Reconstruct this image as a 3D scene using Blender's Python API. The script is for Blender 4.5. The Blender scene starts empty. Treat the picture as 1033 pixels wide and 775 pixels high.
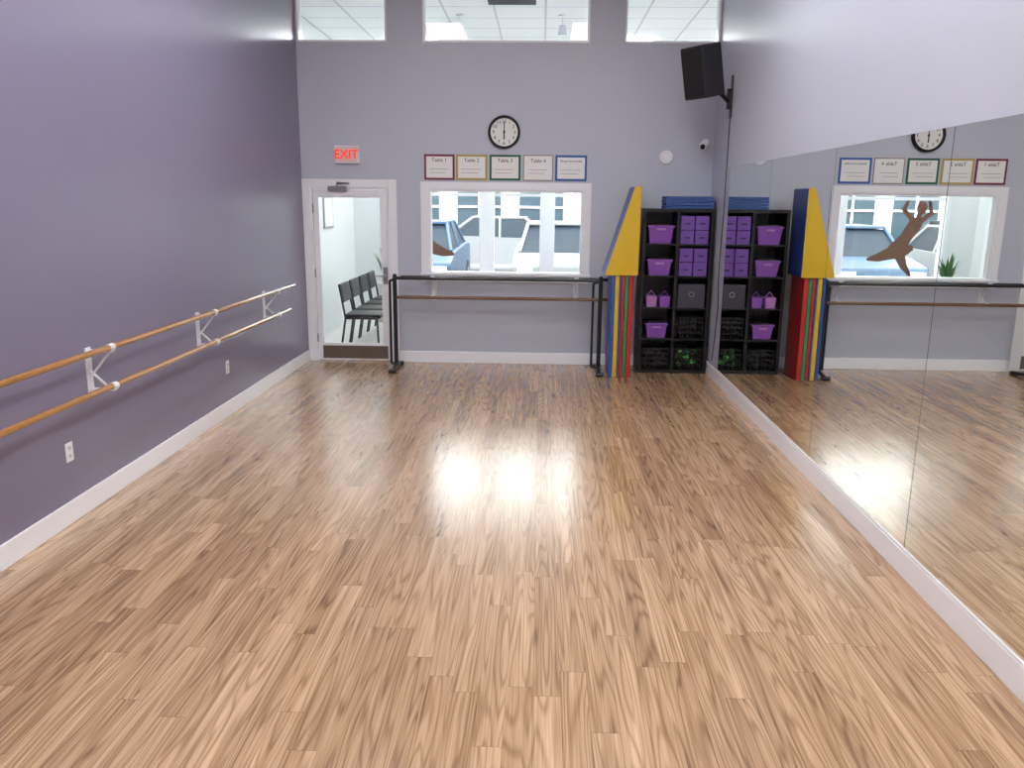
import bpy, math, random
from mathutils import Vector, Matrix
random.seed(3)
XL,XR,D=-2.775,1.934,9.672
CEIL=4.45; REAR=-2.2; WT=0.15
LX0,LX1,LY1,LC=-3.05,3.9,13.5,4.14
sc=bpy.context.scene
col=sc.collection

def lin(c):
    return tuple(((v/255)/12.92 if v/255<=0.04045 else ((v/255+0.055)/1.055)**2.4) for v in c)+(1.0,)

# ---------------------------------------------------------------- materials
def mat(name,c,rough=.5,metal=0,noise=0.06,nscale=8,bump=0,spec=.5,emit=None,es=0,coat=0,bscale=None):
    m=bpy.data.materials.new(name); m.use_nodes=True
    nt=m.node_tree; b=nt.nodes['Principled BSDF']
    b.inputs['Roughness'].default_value=rough; b.inputs['Metallic'].default_value=metal
    b.inputs['Specular IOR Level'].default_value=spec
    b.inputs['Coat Weight'].default_value=coat
    base=lin(c)
    tc=nt.nodes.new('ShaderNodeTexCoord'); n=nt.nodes.new('ShaderNodeTexNoise'); n.inputs['Scale'].default_value=nscale
    nt.links.new(tc.outputs['Object'],n.inputs['Vector'])
    mx=nt.nodes.new('ShaderNodeMix'); mx.data_type='RGBA'
    mx.inputs[6].default_value=tuple(v*(1-noise) for v in base[:3])+(1,)
    mx.inputs[7].default_value=tuple(min(1,v*(1+noise)) for v in base[:3])+(1,)
    nt.links.new(n.outputs['Fac'],mx.inputs[0]); nt.links.new(mx.outputs[2],b.inputs['Base Color'])
    if bump:
        bp=nt.nodes.new('ShaderNodeBump'); bp.inputs['Strength'].default_value=bump; bp.inputs['Distance'].default_value=.01
        n2=nt.nodes.new('ShaderNodeTexNoise'); n2.inputs['Scale'].default_value=bscale or nscale*10
        nt.links.new(tc.outputs['Object'],n2.inputs['Vector'])
        nt.links.new(n2.outputs['Fac'],bp.inputs['Height']); nt.links.new(bp.outputs['Normal'],b.inputs['Normal'])
    if emit:
        b.inputs['Emission Color'].default_value=lin(emit); b.inputs['Emission Strength'].default_value=es
    return m

def glass_mat(name,tint=(255,255,255),refl=1.0):
    m=bpy.data.materials.new(name); m.use_nodes=True; nt=m.node_tree; nt.nodes.clear()
    o=nt.nodes.new('ShaderNodeOutputMaterial'); t=nt.nodes.new('ShaderNodeBsdfTransparent'); g=nt.nodes.new('ShaderNodeBsdfGlossy')
    t.inputs[0].default_value=lin(tint); g.inputs['Roughness'].default_value=0.02
    f=nt.nodes.new('ShaderNodeFresnel'); f.inputs[0].default_value=1.35
    mu=nt.nodes.new('ShaderNodeMath'); mu.operation='MULTIPLY'; mu.inputs[1].default_value=refl
    mx=nt.nodes.new('ShaderNodeMixShader')
    nt.links.new(f.outputs[0],mu.inputs[0]); nt.links.new(mu.outputs[0],mx.inputs[0])
    nt.links.new(t.outputs[0],mx.inputs[1]); nt.links.new(g.outputs[0],mx.inputs[2]); nt.links.new(mx.outputs[0],o.inputs[0])
    return m

def floor_mat():
    m=bpy.data.materials.new('laminate_oak'); m.use_nodes=True; nt=m.node_tree; b=nt.nodes['Principled BSDF']
    L=nt.links.new
    def M(op,a,bb=None,c=None):
        n=nt.nodes.new('ShaderNodeMath'); n.operation=op
        for i,v in enumerate((a,bb,c)):
            if v is None: continue
            if isinstance(v,(int,float)): n.inputs[i].default_value=v
            else: L(v,n.inputs[i])
        return n.outputs[0]
    def comb(x,y,z=0.0):
        n=nt.nodes.new('ShaderNodeCombineXYZ')
        for i,v in enumerate((x,y,z)):
            if isinstance(v,(int,float)): n.inputs[i].default_value=v
            else: L(v,n.inputs[i])
        return n.outputs[0]
    g=nt.nodes.new('ShaderNodeNewGeometry'); s=nt.nodes.new('ShaderNodeSeparateXYZ'); L(g.outputs['Position'],s.inputs[0])
    X,Y=s.outputs[0],s.outputs[1]
    W=0.108; PL=1.05
    xr=M('DIVIDE',X,W); row=M('FLOOR',xr)
    wn=nt.nodes.new('ShaderNodeTexWhiteNoise'); wn.noise_dimensions='1D'; L(row,wn.inputs['W'])
    yr=M('ADD',M('DIVIDE',Y,PL),M('MULTIPLY',wn.outputs['Value'],7.3)); idx=M('FLOOR',yr)
    w2=nt.nodes.new('ShaderNodeTexWhiteNoise'); w2.noise_dimensions='2D'; L(comb(row,idx),w2.inputs['Vector'])
    rnd=w2.outputs['Value']
    off=M('MULTIPLY',rnd,37.0)
    n1=nt.nodes.new('ShaderNodeTexNoise'); n1.inputs['Scale'].default_value=1; n1.inputs['Detail'].default_value=1.0
    L(comb(M('MULTIPLY',X,11.0),M('MULTIPLY',Y,.6),off),n1.inputs['Vector'])
    ring=M('ADD',M('MULTIPLY',M('SINE',M('MULTIPLY',n1.outputs['Fac'],80.0)),.5),.5)
    ring=M('POWER',ring,3.0)
    n2=nt.nodes.new('ShaderNodeTexNoise'); n2.inputs['Scale'].default_value=1; n2.inputs['Detail'].default_value=4
    L(comb(M('MULTIPLY',X,150.0),M('MULTIPLY',Y,2.8),off),n2.inputs['Vector'])
    n3=nt.nodes.new('ShaderNodeTexNoise'); n3.inputs['Scale'].default_value=1; n3.inputs['Detail'].default_value=3
    L(comb(M('MULTIPLY',X,30.0),M('MULTIPLY',Y,.6),M('ADD',off,5.0)),n3.inputs['Vector'])
    f=M('ADD',M('ADD',M('MULTIPLY',ring,.22),M('MULTIPLY',n2.outputs['Fac'],.62)),M('ADD',M('MULTIPLY',n3.outputs['Fac'],.62),M('MULTIPLY',rnd,.22)))
    f=M('SUBTRACT',f,.33)
    cr=nt.nodes.new('ShaderNodeValToRGB'); L(f,cr.inputs[0])
    e=cr.color_ramp.elements; e[0].position=.14; e[0].color=lin((212,178,144)); e[1].position=.92; e[1].color=lin((98,69,47))
    k=e.new(.5); k.color=lin((168,133,99))
    fx=M('FRACT',xr); fy=M('FRACT',yr)
    ex=M('MINIMUM',fx,M('SUBTRACT',1.0,fx)); ey=M('MINIMUM',fy,M('SUBTRACT',1.0,fy))
    sx=M('LESS_THAN',ex,.012); sy=M('LESS_THAN',ey,.0016); seam=M('MAXIMUM',sx,sy)
    mx=nt.nodes.new('ShaderNodeMix'); mx.data_type='RGBA'; L(M('MULTIPLY',seam,.42),mx.inputs[0]); L(cr.outputs[0],mx.inputs[6]); mx.inputs[7].default_value=lin((84,62,46))
    L(mx.outputs[2],b.inputs['Base Color'])
    L(M('ADD',M('MULTIPLY',n2.outputs['Fac'],.08),.19),b.inputs['Roughness'])
    b.inputs['Specular IOR Level'].default_value=.6
    b.inputs['Coat Weight'].default_value=.5; b.inputs['Coat Roughness'].default_value=.2
    bp=nt.nodes.new('ShaderNodeBump'); bp.inputs['Strength'].default_value=.06; bp.inputs['Distance'].default_value=.003
    L(M('SUBTRACT',n2.outputs['Fac'],seam),bp.inputs['Height']); L(bp.outputs['Normal'],b.inputs['Normal'])
    return m

def tile_mat(name,c,gc,sx,sy,gap,rough=.6,axes=(0,1)):
    m=bpy.data.materials.new(name); m.use_nodes=True; nt=m.node_tree; b=nt.nodes['Principled BSDF']; L=nt.links.new
    g=nt.nodes.new('ShaderNodeNewGeometry'); s=nt.nodes.new('ShaderNodeSeparateXYZ'); L(g.outputs['Position'],s.inputs[0])
    outs=[]
    for a,sz in zip(axes,(sx,sy)):
        d=nt.nodes.new('ShaderNodeMath'); d.operation='DIVIDE'; L(s.outputs[a],d.inputs[0]); d.inputs[1].default_value=sz
        f=nt.nodes.new('ShaderNodeMath'); f.operation='FRACT'; L(d.outputs[0],f.inputs[0])
        l=nt.nodes.new('ShaderNodeMath'); l.operation='LESS_THAN'; L(f.outputs[0],l.inputs[0]); l.inputs[1].default_value=gap/sz; outs.append(l)
    mm=nt.nodes.new('ShaderNodeMath'); mm.operation='MAXIMUM'; L(outs[0].outputs[0],mm.inputs[0]); L(outs[1].outputs[0],mm.inputs[1])
    mx=nt.nodes.new('ShaderNodeMix'); mx.data_type='RGBA'; L(mm.outputs[0],mx.inputs[0]); mx.inputs[6].default_value=lin(c); mx.inputs[7].default_value=lin(gc)
    L(mx.outputs[2],b.inputs['Base Color']); b.inputs['Roughness'].default_value=rough
    return m

def emis(name,c,s):
    m=bpy.data.materials.new(name); m.use_nodes=True; nt=m.node_tree; nt.nodes.clear()
    o=nt.nodes.new('ShaderNodeOutputMaterial'); e=nt.nodes.new('ShaderNodeEmission'); e.inputs[0].default_value=lin(c); e.inputs[1].default_value=s
    nt.links.new(e.outputs[0],o.inputs[0]); return m

m_left=mat('paint_purple',(131,126,149),rough=.30,noise=.03,nscale=1.5,bump=.05,bscale=45)
m_back=mat('paint_lavender_grey',(189,193,206),rough=.45,noise=.02,nscale=1.5)
m_right=mat('paint_pale_lavender',(188,191,205),rough=.38,noise=.02,nscale=1.5)
m_white=mat('white_gloss_trim',(240,241,245),rough=.3,noise=.01)
m_ceil=tile_mat('ceiling_tiles',(225,225,225),(170,170,172),.61,.61,.03)
m_lceil=tile_mat('lobby_ceiling_tiles',(240,242,241),(196,200,200),.61,.61,.025)
m_floor=floor_mat()
m_lfloor=tile_mat('lobby_floor_tiles',(218,216,212),(180,178,172),.4,.4,.008,rough=.3)
m_lwall=mat('lobby_paint',(230,234,234),rough=.6,noise=.02)
m_glass=glass_mat('clear_glass',(253,255,254))
m_mirror=bpy.data.materials.new('mirror_silver'); m_mirror.use_nodes=True
_b=m_mirror.node_tree.nodes['Principled BSDF']; _b.inputs['Metallic'].default_value=1; _b.inputs['Roughness'].default_value=0.0; _b.inputs['Base Color'].default_value=lin((245,248,245))
m_medge=mat('mirror_edge',(60,75,72),rough=.3)
m_wood=mat('barre_oak',(164,118,66),rough=.22,noise=.2,nscale=20,coat=.6)
m_dwood=mat('barre_walnut',(108,78,54),rough=.3,noise=.2,nscale=20)
m_bmetal=mat('black_metal',(24,24,28),rough=.35,noise=.1)
m_wmetal=mat('white_metal',(225,225,230),rough=.35,noise=.02)
m_steel=mat('steel',(170,170,172),rough=.3,metal=1)
m_dsteel=mat('dark_bronze',(110,98,88),rough=.4,metal=.3)
m_blackwood=mat('black_laminate',(18,17,20),rough=.4,noise=.15,nscale=15)
m_purple=mat('purple_plastic',(142,84,182),rough=.35)
m_purple2=mat('purple_fabric',(116,80,162),rough=.8,bump=.2)
m_lpurple=mat('lilac_plastic',(186,130,200),rough=.4)
m_grey=mat('grey_fabric',(70,70,80),rough=.9,bump=.3)
m_crate=mat('black_crate',(14,14,16),rough=.5)
m_green=mat('green_plastic',(120,215,95),rough=.4)
m_blue_v=mat('blue_vinyl',(44,84,168),rough=.35,noise=.05)
m_yel_v=mat('yellow_vinyl',(214,176,36),rough=.35,noise=.05)
m_red_v=mat('red_vinyl',(184,40,38),rough=.35,noise=.05)
m_grn_v=mat('green_vinyl',(40,140,84),rough=.35,noise=.05)
m_seam=mat('dark_stitch',(30,40,70),rough=.7)
m_bluemat=mat('blue_foam',(64,92,150),rough=.9,noise=.6,nscale=60)
m_spk=mat('speaker_cabinet',(36,36,40),rough=.5,bump=.3,bscale=300)
m_grille=mat('speaker_grille',(14,14,16),rough=.7,bump=.6,bscale=400)
m_paper=mat('paper',(238,238,236),rough=.8,noise=.02)
m_ink=mat('ink',(40,44,70),rough=.8)
m_black=mat('black_plastic',(10,10,12),rough=.5,spec=.3)
m_red_e=mat('exit_red',(225,40,30),rough=.5,emit=(255,50,35),es=.8)
m_exit=mat('exit_face',(236,200,196),rough=.5)
m_dancer=mat('vinyl_decal_brown',(120,88,72),rough=.8,noise=.05,spec=.1)
m_leaf=mat('leaf_green',(52,104,44),rough=.5,noise=.3)
m_terra=mat('ceramic_pot',(206,204,198),rough=.4)
m_asph=mat('asphalt',(112,112,114),rough=.9,noise=.1)
m_conc=mat('concrete',(165,163,160),rough=.9)
m_tire=mat('tyre_rubber',(20,20,20),rough=.8)
m_cglass=mat('car_window',(26,38,50),rough=.4,spec=.2)
m_fac=mat('stucco',(180,178,174),rough=.9)
m_facw=mat('facade_window',(50,66,78),rough=.4,spec=.3)

# ---------------------------------------------------------------- geometry helpers
class Mesh:
    def __init__(s): s.v=[]; s.f=[]; s.mi=[]; s.mats=[]; s.sm=[]
    def mid(s,m):
        if m not in s.mats: s.mats.append(m)
        return s.mats.index(m)
    def add(s,vs,fs,m,smooth=False):
        o=len(s.v); s.v+= [tuple(v) for v in vs]; i=s.mid(m)
        for f in fs: s.f.append([o+k for k in f]); s.mi.append(i); s.sm.append(smooth)
    def box(s,a,b,m,M=None):
        x0,y0,z0=a;x1,y1,z1=b
        vs=[Vector(p) for p in((x0,y0,z0),(x1,y0,z0),(x1,y1,z0),(x0,y1,z0),(x0,y0,z1),(x1,y0,z1),(x1,y1,z1),(x0,y1,z1))]
        if M: vs=[M@v for v in vs]
        s.add(vs,[(0,3,2,1),(4,5,6,7),(0,1,5,4),(1,2,6,5),(2,3,7,6),(3,0,4,7)],m)
    def taper(s,a,b,k,m):
        x0,y0,z0=a;x1,y1,z1=b; cx,cy=(x0+x1)/2,(y0+y1)/2
        g=lambda x,y:(cx+(x-cx)*k,cy+(y-cy)*k,z0)
        vs=[g(x0,y0),g(x1,y0),g(x1,y1),g(x0,y1),(x0,y0,z1),(x1,y0,z1),(x1,y1,z1),(x0,y1,z1)]
        s.add(vs,[(0,3,2,1),(4,5,6,7),(0,1,5,4),(1,2,6,5),(2,3,7,6),(3,0,4,7)],m)
    def tube(s,p,q,r,m,n=14,r2=None,caps=True):
        p,q=Vector(p),Vector(q); d=(q-p).normalized(); u=d.orthogonal().normalized(); w=d.cross(u); r2=r if r2 is None else r2
        vs=[]; 
        for i in range(n):
            a=2*math.pi*i/n; e=u*math.cos(a)+w*math.sin(a); vs+= [p+e*r,q+e*r2]
        s.add(vs,[(2*i,2*((i+1)%n),2*((i+1)%n)+1,2*i+1) for i in range(n)],m,True)
        if caps:
            s.add([vs[2*i] for i in range(n)],[list(range(n))[::-1]],m); s.add([vs[2*i+1] for i in range(n)],[list(range(n))],m)
    def path(s,pts,r,m,n=10):
        for a,b in zip(pts[:-1],pts[1:]): s.tube(a,b,r,m,n)
        for p in pts[1:-1]: s.ball(p,r,m,n,6)
    def ball(s,c,r,m,n=16,k=8,sc=(1,1,1)):
        vs=[];fs=[]
        for j in range(k+1):
            t=math.pi*j/k
            for i in range(n):
                a=2*math.pi*i/n; vs.append((c[0]+sc[0]*r*math.sin(t)*math.cos(a),c[1]+sc[1]*r*math.sin(t)*math.sin(a),c[2]+sc[2]*r*math.cos(t)))
        for j in range(k):
            for i in range(n): fs.append((j*n+i,(j+1)*n+i,(j+1)*n+(i+1)%n,j*n+(i+1)%n))
        s.add(vs,fs,m,True)
    def prism(s,pts,axis,a,b,m,side=None):
        def P(p,t):
            if axis=='y': return (p[0],t,p[1])
            if axis=='x': return (t,p[0],p[1])
            return (p[0],p[1],t)
        n=len(pts); vs=[P(p,a) for p in pts]+[P(p,b) for p in pts]
        s.add(vs,[list(range(n))[::-1],list(range(n,2*n))],m)
        s.add(vs,[(i,(i+1)%n,n+(i+1)%n,n+i) for i in range(n)],side or m)
    def obj(s,name,parent=None,bevel=0,loc=(0,0,0)):
        me=bpy.data.meshes.new(name); me.from_pydata(s.v,[],s.f)
        for m in s.mats: me.materials.append(m)
        for p,i,k in zip(me.polygons,s.mi,s.sm): p.material_index=i; p.use_smooth=k
        me.update()
        import bmesh
        bm=bmesh.new(); bm.from_mesh(me); bmesh.ops.recalc_face_normals(bm,faces=bm.faces); bm.to_mesh(me); bm.free()
        o=bpy.data.objects.new(name,me); col.objects.link(o); o.location=loc
        if bevel:
            b=o.modifiers.new('bevel','BEVEL'); b.width=bevel; b.segments=2; b.limit_method='ANGLE'; b.angle_limit=math.radians(50)
        if parent: o.parent=parent
        return o
def empty(name,loc=(0,0,0)):
    e=bpy.data.objects.new(name,None); col.objects.link(e); e.location=loc; e.empty_display_size=.1; return e
def boxo(name,a,b,m,parent=None,bevel=0):
    M=Mesh(); M.box(a,b,m); return M.obj(name,parent,bevel)
def text(name,body,size,loc,m,parent,rot=(math.pi/2,0,0),ext=.001,align='CENTER',off=0):
    c=bpy.data.curves.new(name,'FONT'); c.body=body; c.size=size; c.extrude=ext; c.align_x=align; c.align_y='CENTER'; c.offset=off
    c.materials.append(m); o=bpy.data.objects.new(name,c); col.objects.link(o); o.location=loc; o.rotation_euler=rot; o.parent=parent; return o

# ---------------------------------------------------------------- room shell
boxo('floor',(XL-.1,REAR-.1,-.1),(XR+.1,D+.075,0),m_floor)
boxo('floor_lobby',(LX0-.1,D+.075,-.1),(LX1+.1,LY1+.15,0),m_lfloor)
boxo('ceiling',(XL-.1,REAR-.1,CEIL),(XR+.1,D+WT,CEIL+.1),m_ceil)
boxo('ceiling_lobby',(LX0-.1,D+WT,LC),(LX1+.1,LY1+.15,LC+.1),m_lceil)
boxo('wall_left',(XL-.12,REAR-.1,0),(XL,D,CEIL),m_left)
boxo('wall_right',(XR,REAR-.1,0),(XR+.12,D,CEIL),m_right)
boxo('wall_rear',(XL,REAR-.12,0),(XR,REAR,CEIL),m_back)
DX0,DX1,DZ=-2.68,-1.77,2.04
WX0,WX1,WZ0,WZ1=-1.31,.485,1.06,2.03
TZ0,TZ1=3.62,4.12
TR=[(-2.76,-1.75),(-1.35,.50),(.89,1.925)]
xs=sorted({LX0-.1,XL,DX0,DX1,WX0,WX1,XR,LX1+.1}|{v for t in TR for v in t})
zs=sorted({0,DZ,WZ0,WZ1,TZ0,TZ1,CEIL})
W=Mesh()
def hole(x,z):
    if DX0<x<DX1 and z<DZ: return True
    if WX0<x<WX1 and WZ0<z<WZ1: return True
    return any(a<x<b and TZ0<z<TZ1 for a,b in TR)
for x0,x1 in zip(xs[:-1],xs[1:]):
    for z0,z1 in zip(zs[:-1],zs[1:]):
        if not hole((x0+x1)/2,(z0+z1)/2):
            W.box((x0,D,z0),(x1,D+WT,z1),m_back)
W.obj('wall_back')
boxo('wall_lobby_left',(LX0-.1,D+WT,0),(LX0,LY1+.15,LC),m_lwall)
boxo('wall_lobby_right',(LX1,D+WT,0),(LX1+.1,LY1+.15,LC),m_lwall)
W=Mesh()
SX0=-2.62
W.box((LX0,LY1,0),(SX0,LY1+.15,LC),m_lwall)
W.box((SX0,LY1,0),(LX1,LY1+.15,.42),m_lwall)
W.box((SX0,LY1,2.75),(LX1,LY1+.15,2.9),m_lwall)
W.box((SX0,LY1,3.95),(LX1,LY1+.15,LC),m_lwall)
W.obj('wall_storefront')
W=Mesh()
for cx,w in ((-2.59,.06),(-.88,.24),(.10,.24),(1.08,.2),(2.05,.2),(3.0,.2)):
    W.box((cx-w/2,LY1-.02,.42),(cx+w/2,LY1+.17,3.95),m_white)
for a,b in ((-2.56,-1.0),(-.76,-.02),(.22,.98),(1.18,1.95),(2.15,2.9)):
    W.box((a,LY1+.04,1.98),(b,LY1+.11,2.03),m_white)
W.box((SX0,LY1-.03,.38),(LX1,LY1+.18,.44),m_white)
W.obj('trim_storefront')
boxo('window_5',(SX0,LY1+.07,.44),(LX1,LY1+.08,3.95),m_glass)
BH=.135;BT=.016
boxo('baseboard_left',(XL+.0005,REAR,0),(XL+BT,D-.02,BH),m_white,bevel=.004)
boxo('baseboard_right',(XR-BT,REAR,0),(XR-.0005,D-BT,BH),m_white,bevel=.004)
boxo('baseboard_back',(-1.67,D-BT,0),(XR-.02,D-.0005,BH),m_white,bevel=.004)
def frame(name,x0,x1,z0,z1,t,y0,y1,m,bottom=True,**k):
    M=Mesh(); M.box((x0-t,y0,z0-t if bottom else z0),(x0,y1,z1+t),m); M.box((x1,y0,z0-t if bottom else z0),(x1+t,y1,z1+t),m)
    M.box((x0,y0,z1),(x1,y1,z1+t),m)
    if bottom: M.box((x0,y0,z0-t),(x1,y1,z0),m)
    return M.obj(name,**k)
w=empty('window_1')
frame('casing',WX0,WX1,WZ0,WZ1,.085,D-.022,D-.001,m_white,parent=w)
frame('jamb',WX0+.025,WX1-.025,WZ0+.025,WZ1-.025,.0245,D-.01,D+WT+.01,m_white,parent=w)
boxo('glass',(WX0+.025,D+.07,WZ0+.025),(WX1-.025,D+.076,WZ1-.025),m_glass,w)
boxo('sill',(WX0-.1,D-.045,WZ0-.01),(WX1+.1,D-.002,WZ0+.012),m_white,w,.004)
for i,(a,b) in enumerate(TR):
    w=empty('window_%d'%(i+2))
    frame('jamb',a+.02,b-.02,TZ0+.02,TZ1-.02,.0195,D-.006,D+WT+.006,m_white,parent=w)
    boxo('glass',(a+.02,D+.07,TZ0+.02),(b-.02,D+.076,TZ1-.02),m_glass,w)
# ---------------------------------------------------------------- door
dr=empty('door_1')
M=Mesh()
M.box((XL+.002,D-.022,0),(DX0,D-.001,DZ+.095),m_white); M.box((DX1,D-.022,0),(-1.675,D-.001,DZ+.095),m_white); M.box((DX0,D-.022,DZ),(DX1,D-.001,DZ+.095),m_white)
M.obj('casing',dr,.004)
M=Mesh()
M.box((DX0,D-.01,0),(DX0+.02,D+WT,DZ),m_white);M.box((DX1-.02,D-.01,0),(DX1,D+WT,DZ),m_white);M.box((DX0+.02,D-.01,DZ-.02),(DX1-.02,D+WT,DZ),m_white)
M.obj('jamb',dr)
M=Mesh(); a,b=DX0+.025,DX1-.025; y0,y1=D+.01,D+.055
gx0,gx1,gz0,gz1=-2.595,-1.875,.215,1.925
M.box((a,y0,.01),(gx0,y1,DZ-.025),m_white);M.box((gx1,y0,.01),(b,y1,DZ-.025),m_white)
M.box((gx0,y0,.01),(gx1,y1,gz0),m_white);M.box((gx0,y0,gz1),(gx1,y1,DZ-.025),m_white)
M.obj('leaf',dr,.004)
boxo('glass',(gx0,D+.03,gz0),(gx1,D+.036,gz1),m_glass,dr)
boxo('kick_plate',(a+.05,D+.004,.03),(b-.02,D+.0095,.185),m_dsteel,dr)
M=Mesh()
M.box((-2.47,D-.03,2.0),(-2.25,D+.008,2.055),m_steel); M.tube((-2.36,D-.02,2.055),(-2.36,D-.02,2.08),.012,m_steel)
M.path([(-2.36,D-.025,2.08),(-2.2,D-.11,2.085),(-2.36,D-.03,2.095)],.008,m_steel)
M.obj('door_closer',dr)
M=Mesh()
M.box((-1.85,D-.002,.93),(-1.80,D+.0095,1.13),m_steel); M.path([(-1.825,D+.005,1.03),(-1.825,D-.05,1.03),(-1.93,D-.05,1.03)],.009,m_steel)
M.obj('lever_handle',dr)
M=Mesh()
for z in (.28,1.05,1.8): M.tube((DX0+.02,D-.004,z-.05),(DX0+.02,D-.004,z+.05),.009,m_steel)
M.obj('hinges',dr)
# ---------------------------------------------------------------- mirror panels
bounds=[-.55,.99,2.53,4.07,5.64,7.18,8.73]
for a,b in zip(bounds[:-1],bounds[1:]):
    M=Mesh(); M.box((XR-.007,a+.002,.15),(XR-.001,b-.002,2.265),m_medge)
    x=XR-.0073; M.add([(x,a+.003,.151),(x,b-.003,.151),(x,b-.003,2.264),(x,a+.003,2.264)],[(0,1,2,3)],m_mirror)
    M.obj('wall_mirror')
boxo('trim_1',(XR-.014,-.55,.136),(XR-.001,8.73,.149),m_white)
# ---------------------------------------------------------------- barres
def bracket(M,y,x0,sgn,zt,zb,m,off=.15,along='x'):
    def P(d,t,z):
        return (x0+sgn*d,y+t,z) if along=='x' else (y+t,x0+sgn*d,z)
    def bx(d0,d1,t0,t1,z0,z1):
        p=P(d0,t0,z0);q=P(d1,t1,z1); M.box(tuple(min(a,b) for a,b in zip(p,q)),tuple(max(a,b) for a,b in zip(p,q)),m)
    bx(.001,.010,-.030,.030,zb-.045,zt-.005)
    bx(.010,off+.012,-.030,.030,zt-.030,zt-.020)
    bx(.010,off+.012,-.022,.022,zb-.030,zb-.020)
    M.tube(P(.012,0,zb+.05),P(off-.01,0,zt-.03),.008,m)
    M.tube(P(off-.02,0,zb-.025),P(.012,0,zb+.09),.008,m)
    for z in (zt,zb):
        M.tube(P(off,-.025,z-.003),P(off,.025,z-.003),.025,m)
br=empty('wall_barre')
for nm,z,e in (('upper_rail',1.005,8.69),('lower_rail',.765,8.51)):
    M=Mesh(); M.tube((XL+.15,1.2,z),(XL+.15,e,z),.019,m_wood,20); M.obj(nm,br)
M=Mesh()
for y in (1.6,3.22,4.86,6.50,8.12): bracket(M,y,XL,1,1.005,.765,m_wmetal)
M.obj('brackets',br)
br=empty('wall_barre')
M=Mesh()
for z in (1.03,.80): M.tube((-1.62,D-.15,z),(.86,D-.15,z),.019,m_dwood if z<1 else m_bmetal,18)
M.obj('rails',br)
M=Mesh()
for x in (-1.25,.42): bracket(M,x,D,-1,1.03,.80,m_wmetal,along='y')
M.obj('brackets',br)
pb=empty('portable_barre')
M=Mesh(); y=D-.44
for z in (1.045,.83):
    M.tube((-1.66,y,z),(.70,y,z),.018,m_bmetal if z>1 else m_dwood,18)
M.obj('rails',pb)
M=Mesh()
for x in (-1.64,.68):
    M.tube((x,y,.05),(x,y,1.07),.024,m_bmetal); M.ball((x,y,1.07),.025,m_bmetal)
    M.tube((x-.075,y+.1,.05),(x-.075,y+.1,1.0),.014,m_bmetal)
    M.tube((x-.075,y+.1,1.0),(x,y,1.04),.014,m_bmetal)
    M.tube((x-.075,y+.1,.05),(x,y,.05),.014,m_bmetal)
    M.path([(x,y-.26,.028),(x,y,.055),(x,y+.24,.028)],.022,m_bmetal)
    for s in (-.26,.24): M.tube((x-.045,y+s,.024),(x+.045,y+s,.024),.024,m_bmetal)
M.obj('posts_and_feet',pb)
# ---------------------------------------------------------------- shelf
SX,SX1,SY,SY1,SH=1.125,1.905,9.25,9.64,1.84
cab=empty('cube_shelf_unit')
M=Mesh(); t=.036; ti=.018
M.box((SX,SY,0),(SX+t,SY1,SH),m_blackwood);M.box((SX1-t,SY,0),(SX1,SY1,SH),m_blackwood)
M.box((SX+t,SY,SH-t),(SX1-t,SY1,SH),m_blackwood);M.box((SX+t,SY,0),(SX1-t,SY1,t),m_blackwood)
cx=(SX+SX1)/2; M.box((cx-ti,SY+.002,t),(cx+ti,SY1,SH-t),m_blackwood)
ch=(SH-2*t)/5
for i in range(1,5):
    z=t+ch*i; M.box((SX+t,SY+.002,z-.009),(cx-ti,SY1,z+.009),m_blackwood); M.box((cx+ti,SY+.002,z-.009),(SX1-t,SY1,z+.009),m_blackwood)
M.box((SX+t,SY1-.006,t),(SX1-t,SY1-.001,SH-t),m_blackwood)
M.obj('carcass',cab,.002)
def cell(c,r):
    x0=(SX+t if c==0 else cx+ti); x1=(cx-ti if c==0 else SX1-t); z0=t+ch*(4-r)+(.0095 if r<4 else .001)
    return x0,x1,z0
def bin_(c,r,m,w=.24,h=.17,name='storage_bin'):
    x0,x1,z0=cell(c,r); xm=(x0+x1)/2; M=Mesh()
    M.taper((xm-w/2,SY+.02,z0),(xm+w/2,SY+.33,z0+h),.82,m)
    M.box((xm-w/2-.01,SY+.012,z0+h-.02),(xm+w/2+.01,SY+.338,z0+h),m)
    M.box((xm-.05,SY+.008,z0+h-.055),(xm+.05,SY+.02,z0+h-.03),m_lpurple)
    M.box((xm-w/2+.02,SY+.04,z0+h),(xm+w/2-.02,SY+.3,z0+h+.015),m_crate)
    return M.obj(name,None,.004)
for r,h,w in ((0,.20,.28),(1,.18,.27),(3,.17,.24)): bin_(0,r,m_purple,w,h)
x0,x1,z0=cell(0,2)
for dx,mm in ((.04,m_lpurple),(.19,m_purple)):
    M=Mesh(); M.taper((x0+dx,SY+.03,z0),(x0+dx+.12,SY+.2,z0+.12),.85,mm); M.path([(x0+dx+.01,SY+.1,z0+.12),(x0+dx+.06,SY+.1,z0+.18),(x0+dx+.11,SY+.1,z0+.12)],.005,mm); M.obj('small_basket')
for r in (0,1):
    x0,x1,z0=cell(1,r); xm=(x0+x1)/2; M=Mesh()
    for i in (0,1):
        for j in (0,1):
            a=x0+.012+i*(xm-x0-.008); b=a+(xm-x0)-.02
            M.box((a,SY+.02,z0+j*.155),(b,SY+.33,z0+j*.155+.15),m_purple2)
            M.box(((a+b)/2-.03,SY+.012,z0+j*.155+.06),((a+b)/2+.03,SY+.0205,z0+j*.155+.075),m_seam)
    M.obj('fabric_drawer_set',None,.005)
x0,x1,z0=cell(1,2); M=Mesh(); M.box((x0+.02,SY+.02,z0),(x1-.02,SY+.33,z0+.26),m_grey)
xm=(x0+x1)/2
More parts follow.
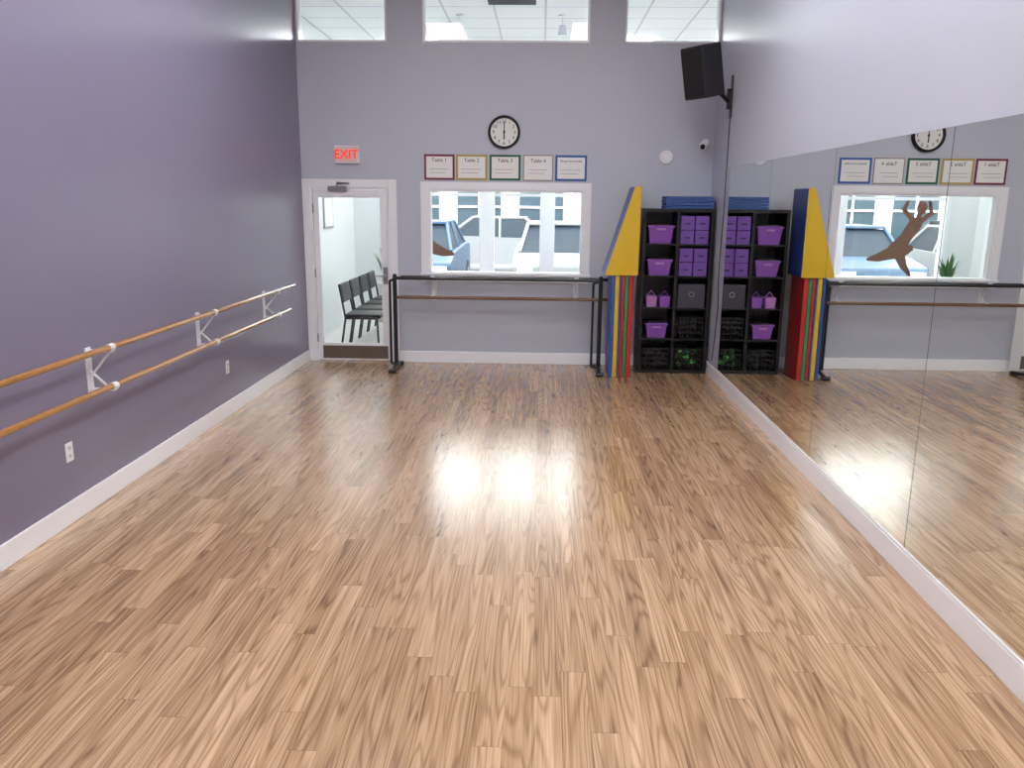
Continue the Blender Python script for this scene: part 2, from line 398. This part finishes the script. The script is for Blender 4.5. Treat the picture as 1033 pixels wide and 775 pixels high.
for k in range(12):
    a=2*math.pi*k/12;b=2*math.pi*(k+1)/12
    M.tube((xm+.028*math.cos(a),SY+.015,z0+.15+.028*math.sin(a)),(xm+.028*math.cos(b),SY+.015,z0+.15+.028*math.sin(b)),.004,m_steel,6)
M.obj('fabric_bin',None,.006)
def crate(c,r,fill):
    x0,x1,z0=cell(c,r); x0+=.015;x1-=.015; M=Mesh(); h=.25; y0=SY+.02;y1=SY+.33
    M.box((x0,y0,z0),(x1,y1,z0+.012),m_crate)
    for yy in (y0,y1-.01):
        for zz in (0,.06,.12,.18,h-.02): M.box((x0,yy,z0+zz),(x1,yy+.01,z0+zz+.014),m_crate)
        n=7
        for k in range(n+1): xx=x0+(x1-x0-.010)*k/n; M.box((xx,yy+.001,z0),(xx+.010,yy+.009,z0+h-.001),m_crate)
    for xx in (x0,x1-.01):
        for zz in (0,.06,.12,.18,h-.02): M.box((xx,y0,z0+zz),(xx+.01,y1,z0+zz+.02),m_crate)
        for k in range(9): yy=y0+(y1-y0-.012)*k/8; M.box((xx+.001,yy,z0),(xx+.009,yy+.012,z0+h-.001),m_crate)
    o=M.obj('milk_crate')
    if fill:
        M=Mesh()
        for k in range(46):
            M.ball((random.uniform(x0+.05,x1-.05),random.uniform(y0+.05,y1-.06),z0+.05+random.uniform(0,.15)),.035,random.choice(fill),10,6)
        f=M.obj('beanbags',o)
crate(0,4,[m_crate,m_grey]); crate(1,4,[m_green,m_green,m_grn_v,m_crate]); crate(1,3,[m_grey,m_crate])
M=Mesh()
for k in range(4):
    z=SH+.001+k*.034; dx=.01*random.random()
    M.box((1.36+dx,SY+.01,z),(1.895-dx*.5,SY+.36,z+.031),m_bluemat)
M.obj('stack_of_foam_mats',None,.008)
# ---------------------------------------------------------------- gym mats
gm=empty('folding_gym_mat')
x=.775; y0,y1=8.95,9.42
for k,(w,mm) in enumerate(((.04,m_blue_v),(.05,m_yel_v),(.022,m_blue_v),(.036,m_red_v),(.040,m_grn_v) ,(.052,m_red_v))):
    boxo('panel_%d'%(k+1),(x,y0,.002),(x+w-.003,y1,1.13),mm,gm,.007); x+=w
M=Mesh()
pts=[(.70,1.133),(1.055,1.133),(1.055,2.07),(.985,2.07)]
y0,y1=8.93,9.44
vs=[(p[0],y0,p[1]) for p in pts]+[(p[0],y1,p[1]) for p in pts]
M.add(vs,[(3,2,1,0),(4,5,6,7)],m_yel_v); M.add(vs,[(0,1,5,4),(1,2,6,5),(2,3,7,6),(3,0,4,7)],m_blue_v)
M.obj('foam_wedge_mat',None,.012)
# ---------------------------------------------------------------- speaker
sp=empty('wall_speaker')
c=Vector((1.575,8.62,3.17))
Mr=Matrix.Translation(c)@Matrix.Rotation(math.radians(-56),4,'Z')@Matrix.Rotation(math.radians(12),4,'X')
M=Mesh(); prof=[(-.15,-.14),(.15,-.14),(.12,.15),(-.12,.15)]
vs=[Mr@Vector((p[0],p[1],z)) for z in (-.245,.245) for p in prof]
M.add(vs,[(0,1,2,3),(4,5,6,7),(0,1,5,4),(1,2,6,5),(2,3,7,6),(3,0,4,7)],m_spk)
M.obj('cabinet',sp,.012)
M=Mesh(); M.box((-.135,-.152,-.225),(.135,-.138,.225),m_grille,Mr); M.obj('grille',sp,.004)
M=Mesh()
M.box((XR-.012,8.88,2.76),(XR-.001,8.96,3.18),m_bmetal)
M.box((XR-.05,8.90,2.85),(XR-.012,8.94,3.05),m_bmetal)
bk=Mr@Vector((0,.13,-.16))
M.tube((XR-.04,8.92,2.93),bk,.022,m_bmetal); M.ball(bk,.035,m_bmetal)
M.obj('swivel_bracket',sp)
M=Mesh(); M.path([(XR-.006,8.92,2.76),(XR-.006,8.93,1.8),(XR-.008,8.98,1.2),(XR-.008,8.90,.8),(XR-.02,8.95,.35),(XR-.02,9.0,.2)],.005,m_grey); M.obj('speaker_cable')
# ---------------------------------------------------------------- wall things
cl=empty('wall_clock'); cx_,cz_=-.435,2.665
M=Mesh(); 
n=48
def ring(M,cx,cz,r0,r1,y0,y1,m):
    vs=[]
    for i in range(n):
        a=2*math.pi*i/n; c_,s_=math.cos(a),math.sin(a)
        for r,y in ((r0,y0),(r1,y0),(r1,y1),(r0,y1)): vs.append((cx+r*c_,y,cz+r*s_))
    fs=[]
    for i in range(n):
        j=(i+1)%n
        for k in range(4): fs.append((4*i+k,4*j+k,4*j+(k+1)%4,4*i+(k+1)%4))
    M.add(vs,fs,m,False)
ring(M,cx_,cz_,.155,.182,D-.045,D-.001,m_black); M.obj('rim',cl,.003)
M=Mesh(); M.tube((cx_,D-.001,cz_),(cx_,D-.02,cz_),.156,m_paper,48); M.obj('dial',cl)
for h in range(1,13):
    a=math.pi/2-h*math.pi/6; text('numeral_%d'%h,str(h),.05,(cx_+.12*math.cos(a),D-.022,cz_+.12*math.sin(a)),m_black,cl)
M=Mesh(); M.box((cx_-.005,D-.027,cz_-.02),(cx_+.005,D-.025,cz_+.115),m_black); M.box((cx_-.007,D-.030,cz_-.08),(cx_+.007,D-.028,cz_+.02),m_black)
M.tube((cx_,D-.02,cz_),(cx_,D-.033,cz_),.012,m_black); M.obj('hands',cl)
ex=empty('exit_sign')
boxo('housing',(-2.375,D-.05,2.31),(-2.095,D-.001,2.505),m_white,ex,.006)
boxo('face',(-2.36,D-.053,2.325),(-2.11,D-.0505,2.49),m_exit,ex)
text('lettering','EXIT',.135,(-2.235,D-.0545,2.405),m_red_e,ex,off=.002)
bord=[(118,40,62),(178,160,92),(34,96,66),(140,120,104),(44,92,168)]
px=[(-1.35,-1.0),(-.985,-.625),(-.60,-.245),(-.215,.125),(.15,.51)]
lab=['Table 1','Table 2','Table 3','Table 4','Always be humble']
for i,((a,b),cc) in enumerate(zip(px,bord)):
    p=empty('whiteboard_sheet'); z0,z1=2.135,2.42; mb=mat('border_%d'%i,cc,rough=.6)
    boxo('backing',(a,D-.006,z0),(b,D-.001,z1),mb,p)
    e=.024 if i!=3 else .010
    boxo('paper',(a+e,D-.008,z0+e),(b-e,D-.0062,z1-e),m_paper,p)
    text('heading',lab[i],.058 if i<4 else .034,((a+b)/2,D-.0095,z1-.065),m_ink,p,ext=.0005)
    M=Mesh(); 
    for k in range(2): M.box((a+.06,D-.009,z0+.12-k*.04),(b-.07-.03*k,D-.0082,z0+.123-k*.04),m_ink)
    M.obj('ruled_lines',p)
M=Mesh(); M.tube((1.40,D-.001,2.41),(1.40,D-.035,2.41),.072,m_white,32); M.tube((1.40,D-.035,2.41),(1.40,D-.045,2.41),.05,m_white,32,r2=.04); M.obj('smoke_detector')
sc_=empty('security_camera')
M=Mesh(); M.tube((1.83,D-.001,2.57),(1.83,D-.03,2.57),.04,m_white,24); M.tube((1.83,D-.03,2.57),(1.80,D-.08,2.54),.012,m_white); M.ball((1.79,D-.11,2.53),.045,m_white,20,12); M.obj('mount',sc_)
M=Mesh(); M.tube((1.782,D-.135,2.52),(1.772,D-.17,2.51),.026,m_black,20); M.obj('lens',sc_)
def outlet(y,z):
    p=empty('wall_outlet'); boxo('plate',(XL+.001,y-.037,z-.058),(XL+.007,y+.037,z+.058),m_white,p,.003)
    M=Mesh()
    for dz in (-.024,.024):
        M.box((XL+.0071,y-.016,z+dz-.014),(XL+.0085,y+.016,z+dz+.014),m_wmetal)
        for dy in (-.006,.006): M.box((XL+.0086,y+dy-.0015,z+dz-.006),(XL+.009,y+dy+.0015,z+dz+.006),m_black)
    M.obj('sockets',p)
outlet(4.56,.425); outlet(7.07,.435)
# ---------------------------------------------------------------- lobby furniture
def chair(x,y):
    p=empty('waiting_chair',(x,y,0)); M=Mesh()
    M.box((-.22,-.23,.43),(.24,.23,.49),m_black); M.obj('seat',p,.02)
    Mr=Matrix.Translation((-.24,0,.67))@Matrix.Rotation(math.radians(-10),4,'Y')
    M=Mesh(); M.box((-.02,-.22,-.04),(.02,.22,.20),m_black,Mr); M.obj('backrest',p,.018)
    M=Mesh()
    for s in (-1,1):
        M.path([(.22,s*.235,0.012),(.20,s*.235,.44),(-.20,s*.235,.44),(-.27,s*.215,.84)],.014,m_bmetal)
        M.path([(-.20,s*.235,.44),(-.27,s*.235,.012)],.014,m_bmetal)
    M.obj('frame',p)
for y in (10.45,11.02,11.59,12.16): chair(-2.25,y)
pl=empty('potted_plant',(-2.45,13.0,0)); 
M=Mesh(); M.tube((0,0,0),(0,0,.62),.14,m_terra,24,r2=.17); M.obj('planter',pl)
M=Mesh()
for k in range(22):
    a=random.uniform(0,6.28); r=random.uniform(.12,.3); h=random.uniform(.25,.6)
    b0=Vector((0,0,.6)); tip=Vector((r*.75*math.cos(a),r*.75*math.sin(a),.62+h)); mid=(b0+tip)/2+Vector((.0,0,.08)); s_=Vector((-math.sin(a),math.cos(a),0))*.03
    M.add([b0,mid-s_,tip,mid+s_],[(0,1,2,3)],m_leaf)
M.obj('leaves',pl)
pc=empty('picture_frame'); 
boxo('frame',(LX0+.001,11.6,1.5),(LX0+.02,12.1,1.95),m_steel,pc); boxo('print',(LX0+.0201,11.63,1.53),(LX0+.022,12.07,1.92),m_paper,pc)
ct=empty('console_table')
M=Mesh(); M.box((-.9,12.9,.58),(1.4,13.3,.62),m_white)
for x in (-.86,1.34):
    for y in (12.93,13.25): M.box((x,y-.02,0),(x+.04,y+.02,.58),m_white)
M.obj('top_and_legs',ct)
for k,(x,mm) in enumerate(((-.4,m_dwood),(-.02,m_grey),(.35,m_terra),(.8,m_dwood))):
    M=Mesh(); M.taper((x-.14,13.0,.621),(x+.14,13.2,.80),.85,mm); M.obj('desk_basket',None,.005)
for x in (-1.04,.22):
    M=Mesh(); M.tube((x,10.8,LC-.001),(x,10.8,LC-.02),.05,m_white,20); M.tube((x,10.8,LC-.02),(x,10.8,LC-.12),.008,m_white); M.tube((x,10.8,LC-.12),(x,10.8,LC-.24),.04,m_white,20,r2=.055); M.obj('pendant_lamp')
boxo('ceiling_vent',(-.65,9.95,LC-.02),(-.1,10.2,LC-.001),m_grey)
# dancer decal (flat vinyl on the storefront glass), each piece a hair in front of the last so nothing is coplanar
def cap2(M,p,q,r1,r2,y,m,n=10):
    p=Vector((p[0],p[1]));q=Vector((q[0],q[1])); d=(q-p); a0=math.atan2(d.y,d.x); vs=[]
    for i in range(n+1):
        a=a0+math.pi/2+math.pi*i/n; vs.append((p.x+r1*math.cos(a),y,p.y+r1*math.sin(a)))
    for i in range(n+1):
        a=a0-math.pi/2+math.pi*i/n; vs.append((q.x+r2*math.cos(a),y,q.y+r2*math.sin(a)))
    M.add(vs,[list(range(len(vs)))],m)
M=Mesh(); y=LY1+.066
segs=[((-2.12,1.60),(-1.98,1.36),.11,.09),((-1.98,1.36),(-1.86,1.20),.10,.13),
((-2.16,1.70),(-2.18,1.78),.045,.04),
((-2.10,1.66),(-1.92,1.84),.045,.035),((-1.92,1.84),(-2.02,2.04),.035,.02),
((-2.18,1.64),(-2.36,1.78),.045,.035),((-2.36,1.78),(-2.30,2.02),.035,.02),
((-1.82,1.16),(-1.60,1.08),.10,.07),((-1.60,1.08),(-1.44,1.05),.07,.03),
((-1.92,1.14),(-2.0,.95),.09,.06),((-2.0,.95),(-2.12,.80),.06,.025)]
for k,(p,q,a,b) in enumerate(segs): cap2(M,p,q,a,b,y-.0012*k,m_dancer)
yy=y-.0150
M.add([(-2.20+.085*math.cos(2*math.pi*i/20),yy,1.87+.10*math.sin(2*math.pi*i/20)) for i in range(20)],[list(range(20))],m_dancer)
yy=y-.0170
M.add([(-1.86+.27*math.cos(2*math.pi*i/28)*(1+.06*math.cos(i*2.5)),yy,1.17+.11*math.sin(2*math.pi*i/28)-.06*math.cos(2*math.pi*i/28)) for i in range(28)],[list(range(28))],m_dancer)
M.obj('dancer_window_decal')
# ---------------------------------------------------------------- outside
boxo('ground_exterior',(-40,LY1+.15,-.3),(40,40,-.14),m_asph)
boxo('sidewalk',(-25,LY1+.16,-.139),(25,14.9,-.02),m_conc)
bd=empty('building_across_street')
boxo('facade',(-30,27,-.139),(30,32,4.4),m_fac,bd)
M=Mesh()
for k in range(-14,15):
    x=k*2.0; M.box((x-.7,26.95,.5),(x+.7,26.99,2.6),m_facw); M.box((x-.03,26.9,.5),(x+.03,26.95,2.6),m_white); M.box((x-.7,26.9,1.7),(x+.7,26.95,1.76),m_white)
M.obj('shop_windows',bd)
def car(x,y,c,rot=0):
    p=empty('parked_car',(x,y,-.139)); p.scale=(1,1,1.12); p.rotation_euler=(0,0,rot); mp=mat('car_paint',c,rough=.4,coat=.1)
    body=[(-2.2,.28),(2.2,.28),(2.25,.55),(2.15,.78),(1.3,.92),(-1.5,.98),(-2.15,.92),(-2.25,.6)]
    M=Mesh(); M.prism(body,'y',-.88,.88,mp); M.obj('body',p,.06)
    cabn=[(1.25,.90),(.55,1.38),(-.9,1.42),(-1.7,.95)]
    M=Mesh(); vs=[(a,-.80 if z<1 else -.62,z) for a,z in cabn]+[(a,.80 if z<1 else .62,z) for a,z in cabn]
    M.add(vs,[(0,1,2,3),(4,5,6,7),(0,1,5,4),(2,3,7,6),(3,0,4,7)],m_cglass); M.add(vs,[(1,2,6,5)],mp)
    M.obj('cabin',p,.03)
    M=Mesh(); M.box((-.95,-.62,1.40),(.6,.62,1.45),mp)
    for s in (-1,1):
        M.tube((1.2,s*.78,.93),(.55,s*.62,1.41),.035,mp,8); M.tube((-1.6,s*.79,.97),(-.9,s*.62,1.43),.04,mp,8); M.tube((-.15,s*.79,.95),(-.15,s*.63,1.42),.035,mp,8)
    M.obj('roof',p,.01)
    M=Mesh()
    for a in (-1.4,1.4):
        for s in (-.9,.72): M.tube((a,s,.31),(a,s+.18,.31),.31,m_tire,24); M.tube((a,s-.005,.31),(a,s+.185,.31),.18,m_steel,16)
    M.obj('wheels',p)
    M=Mesh(); M.box((2.1,-.8,.6),(2.24,-.5,.72),m_paper);M.box((2.1,.5,.6),(2.24,.8,.72),m_paper);M.box((-2.24,-.8,.7),(-2.1,-.5,.85),m_red_v);M.box((-2.24,.5,.7),(-2.1,.8,.85),m_red_v); M.obj('lamps',p)
H_=math.pi/2
car(-2.6,18.0,(44,72,104),-H_); car(.35,18.0,(130,132,136),-H_); car(3.1,18.0,(110,32,32),H_); car(-5.4,18.0,(140,142,146),-H_); car(-8.2,18.0,(44,48,56),H_); car(-11.2,18,(44,68,100),H_); car(6.0,18,(66,72,80),-H_)
car(-1,24,(120,122,126)); car(-8,24,(46,50,56))
for x in (-7,4.6):
    t_=empty('street_tree',(x,14.5,-.02)); M=Mesh(); M.tube((0,0,0),(0,0,2.6),.09,m_dwood,12,r2=.06); M.obj('trunk',t_)
    M=Mesh()
    for k in range(14): M.ball((random.uniform(-.9,.9),random.uniform(-.5,.5),3.2+random.uniform(-.5,.9)),random.uniform(.3,.5),m_leaf,10,6)
    M.obj('crown',t_)
# ---------------------------------------------------------------- lights
m_panel=emis('led_panel',(252,250,250),20.5)
for x in (-1.5,.7):
    for y in (-.8,1.6,4.0,6.2):
        p=empty('ceiling_light_panel'); 
        boxo('housing',(x-.32,y-.62,CEIL-.03),(x+.32,y+.62,CEIL-.001),m_white,p)
        boxo('diffuser',(x-.29,y-.59,CEIL-.036),(x+.29,y+.59,CEIL-.0305),m_panel,p)
m_lp=emis('lobby_led_panel',(252,252,255),27.0)
for x in (-1.9,1.2,2.8):
    boxo('lobby_ceiling_light_panel',(x-.3,12.2,LC-.03),(x+.3,13.3,LC-.001),m_lp)
sun=bpy.data.lights.new('sun','SUN'); sun.energy=6; sun.angle=.01; so=bpy.data.objects.new('sun',sun); col.objects.link(so)
so.rotation_euler=(math.radians(35),math.radians(20),0)
w=bpy.data.worlds.new('world'); sc.world=w; w.use_nodes=True; nt=w.node_tree
bg=nt.nodes['Background']; sky=nt.nodes.new('ShaderNodeTexSky'); sky.sky_type='HOSEK_WILKIE'; sky.turbidity=6; sky.ground_albedo=.5
sky.sun_direction=Vector((.3,-.5,.8)).normalized()
mx=nt.nodes.new('ShaderNodeMix'); mx.data_type='RGBA'; mx.inputs[0].default_value=.85; mx.inputs[7].default_value=(1,1,1.0,1)
nt.links.new(sky.outputs[0],mx.inputs[6]); nt.links.new(mx.outputs[2],bg.inputs[0]); bg.inputs[1].default_value=8.5
# ---------------------------------------------------------------- camera
f,pi_,ya,ro=826.8,.21903,.0329,.01006
F=Vector((-math.sin(ya)*math.cos(pi_),math.cos(ya)*math.cos(pi_),-math.sin(pi_)))
R=Vector((math.cos(ya),math.sin(ya),0)); U=R.cross(F)
R2=R*math.cos(ro)+U*math.sin(ro); U2=-R*math.sin(ro)+U*math.cos(ro)
cd=bpy.data.cameras.new('camera'); cd.sensor_width=36; cd.lens=f/1033*36; cd.clip_start=.05; cd.clip_end=200
co=bpy.data.objects.new('camera',cd); col.objects.link(co)
co.matrix_world=Matrix(((R2.x,U2.x,-F.x,0),(R2.y,U2.y,-F.y,0),(R2.z,U2.z,-F.z,1.9),(0,0,0,1)))
sc.camera=co
sc.view_settings.view_transform='Standard'
sc.view_settings.look='None'
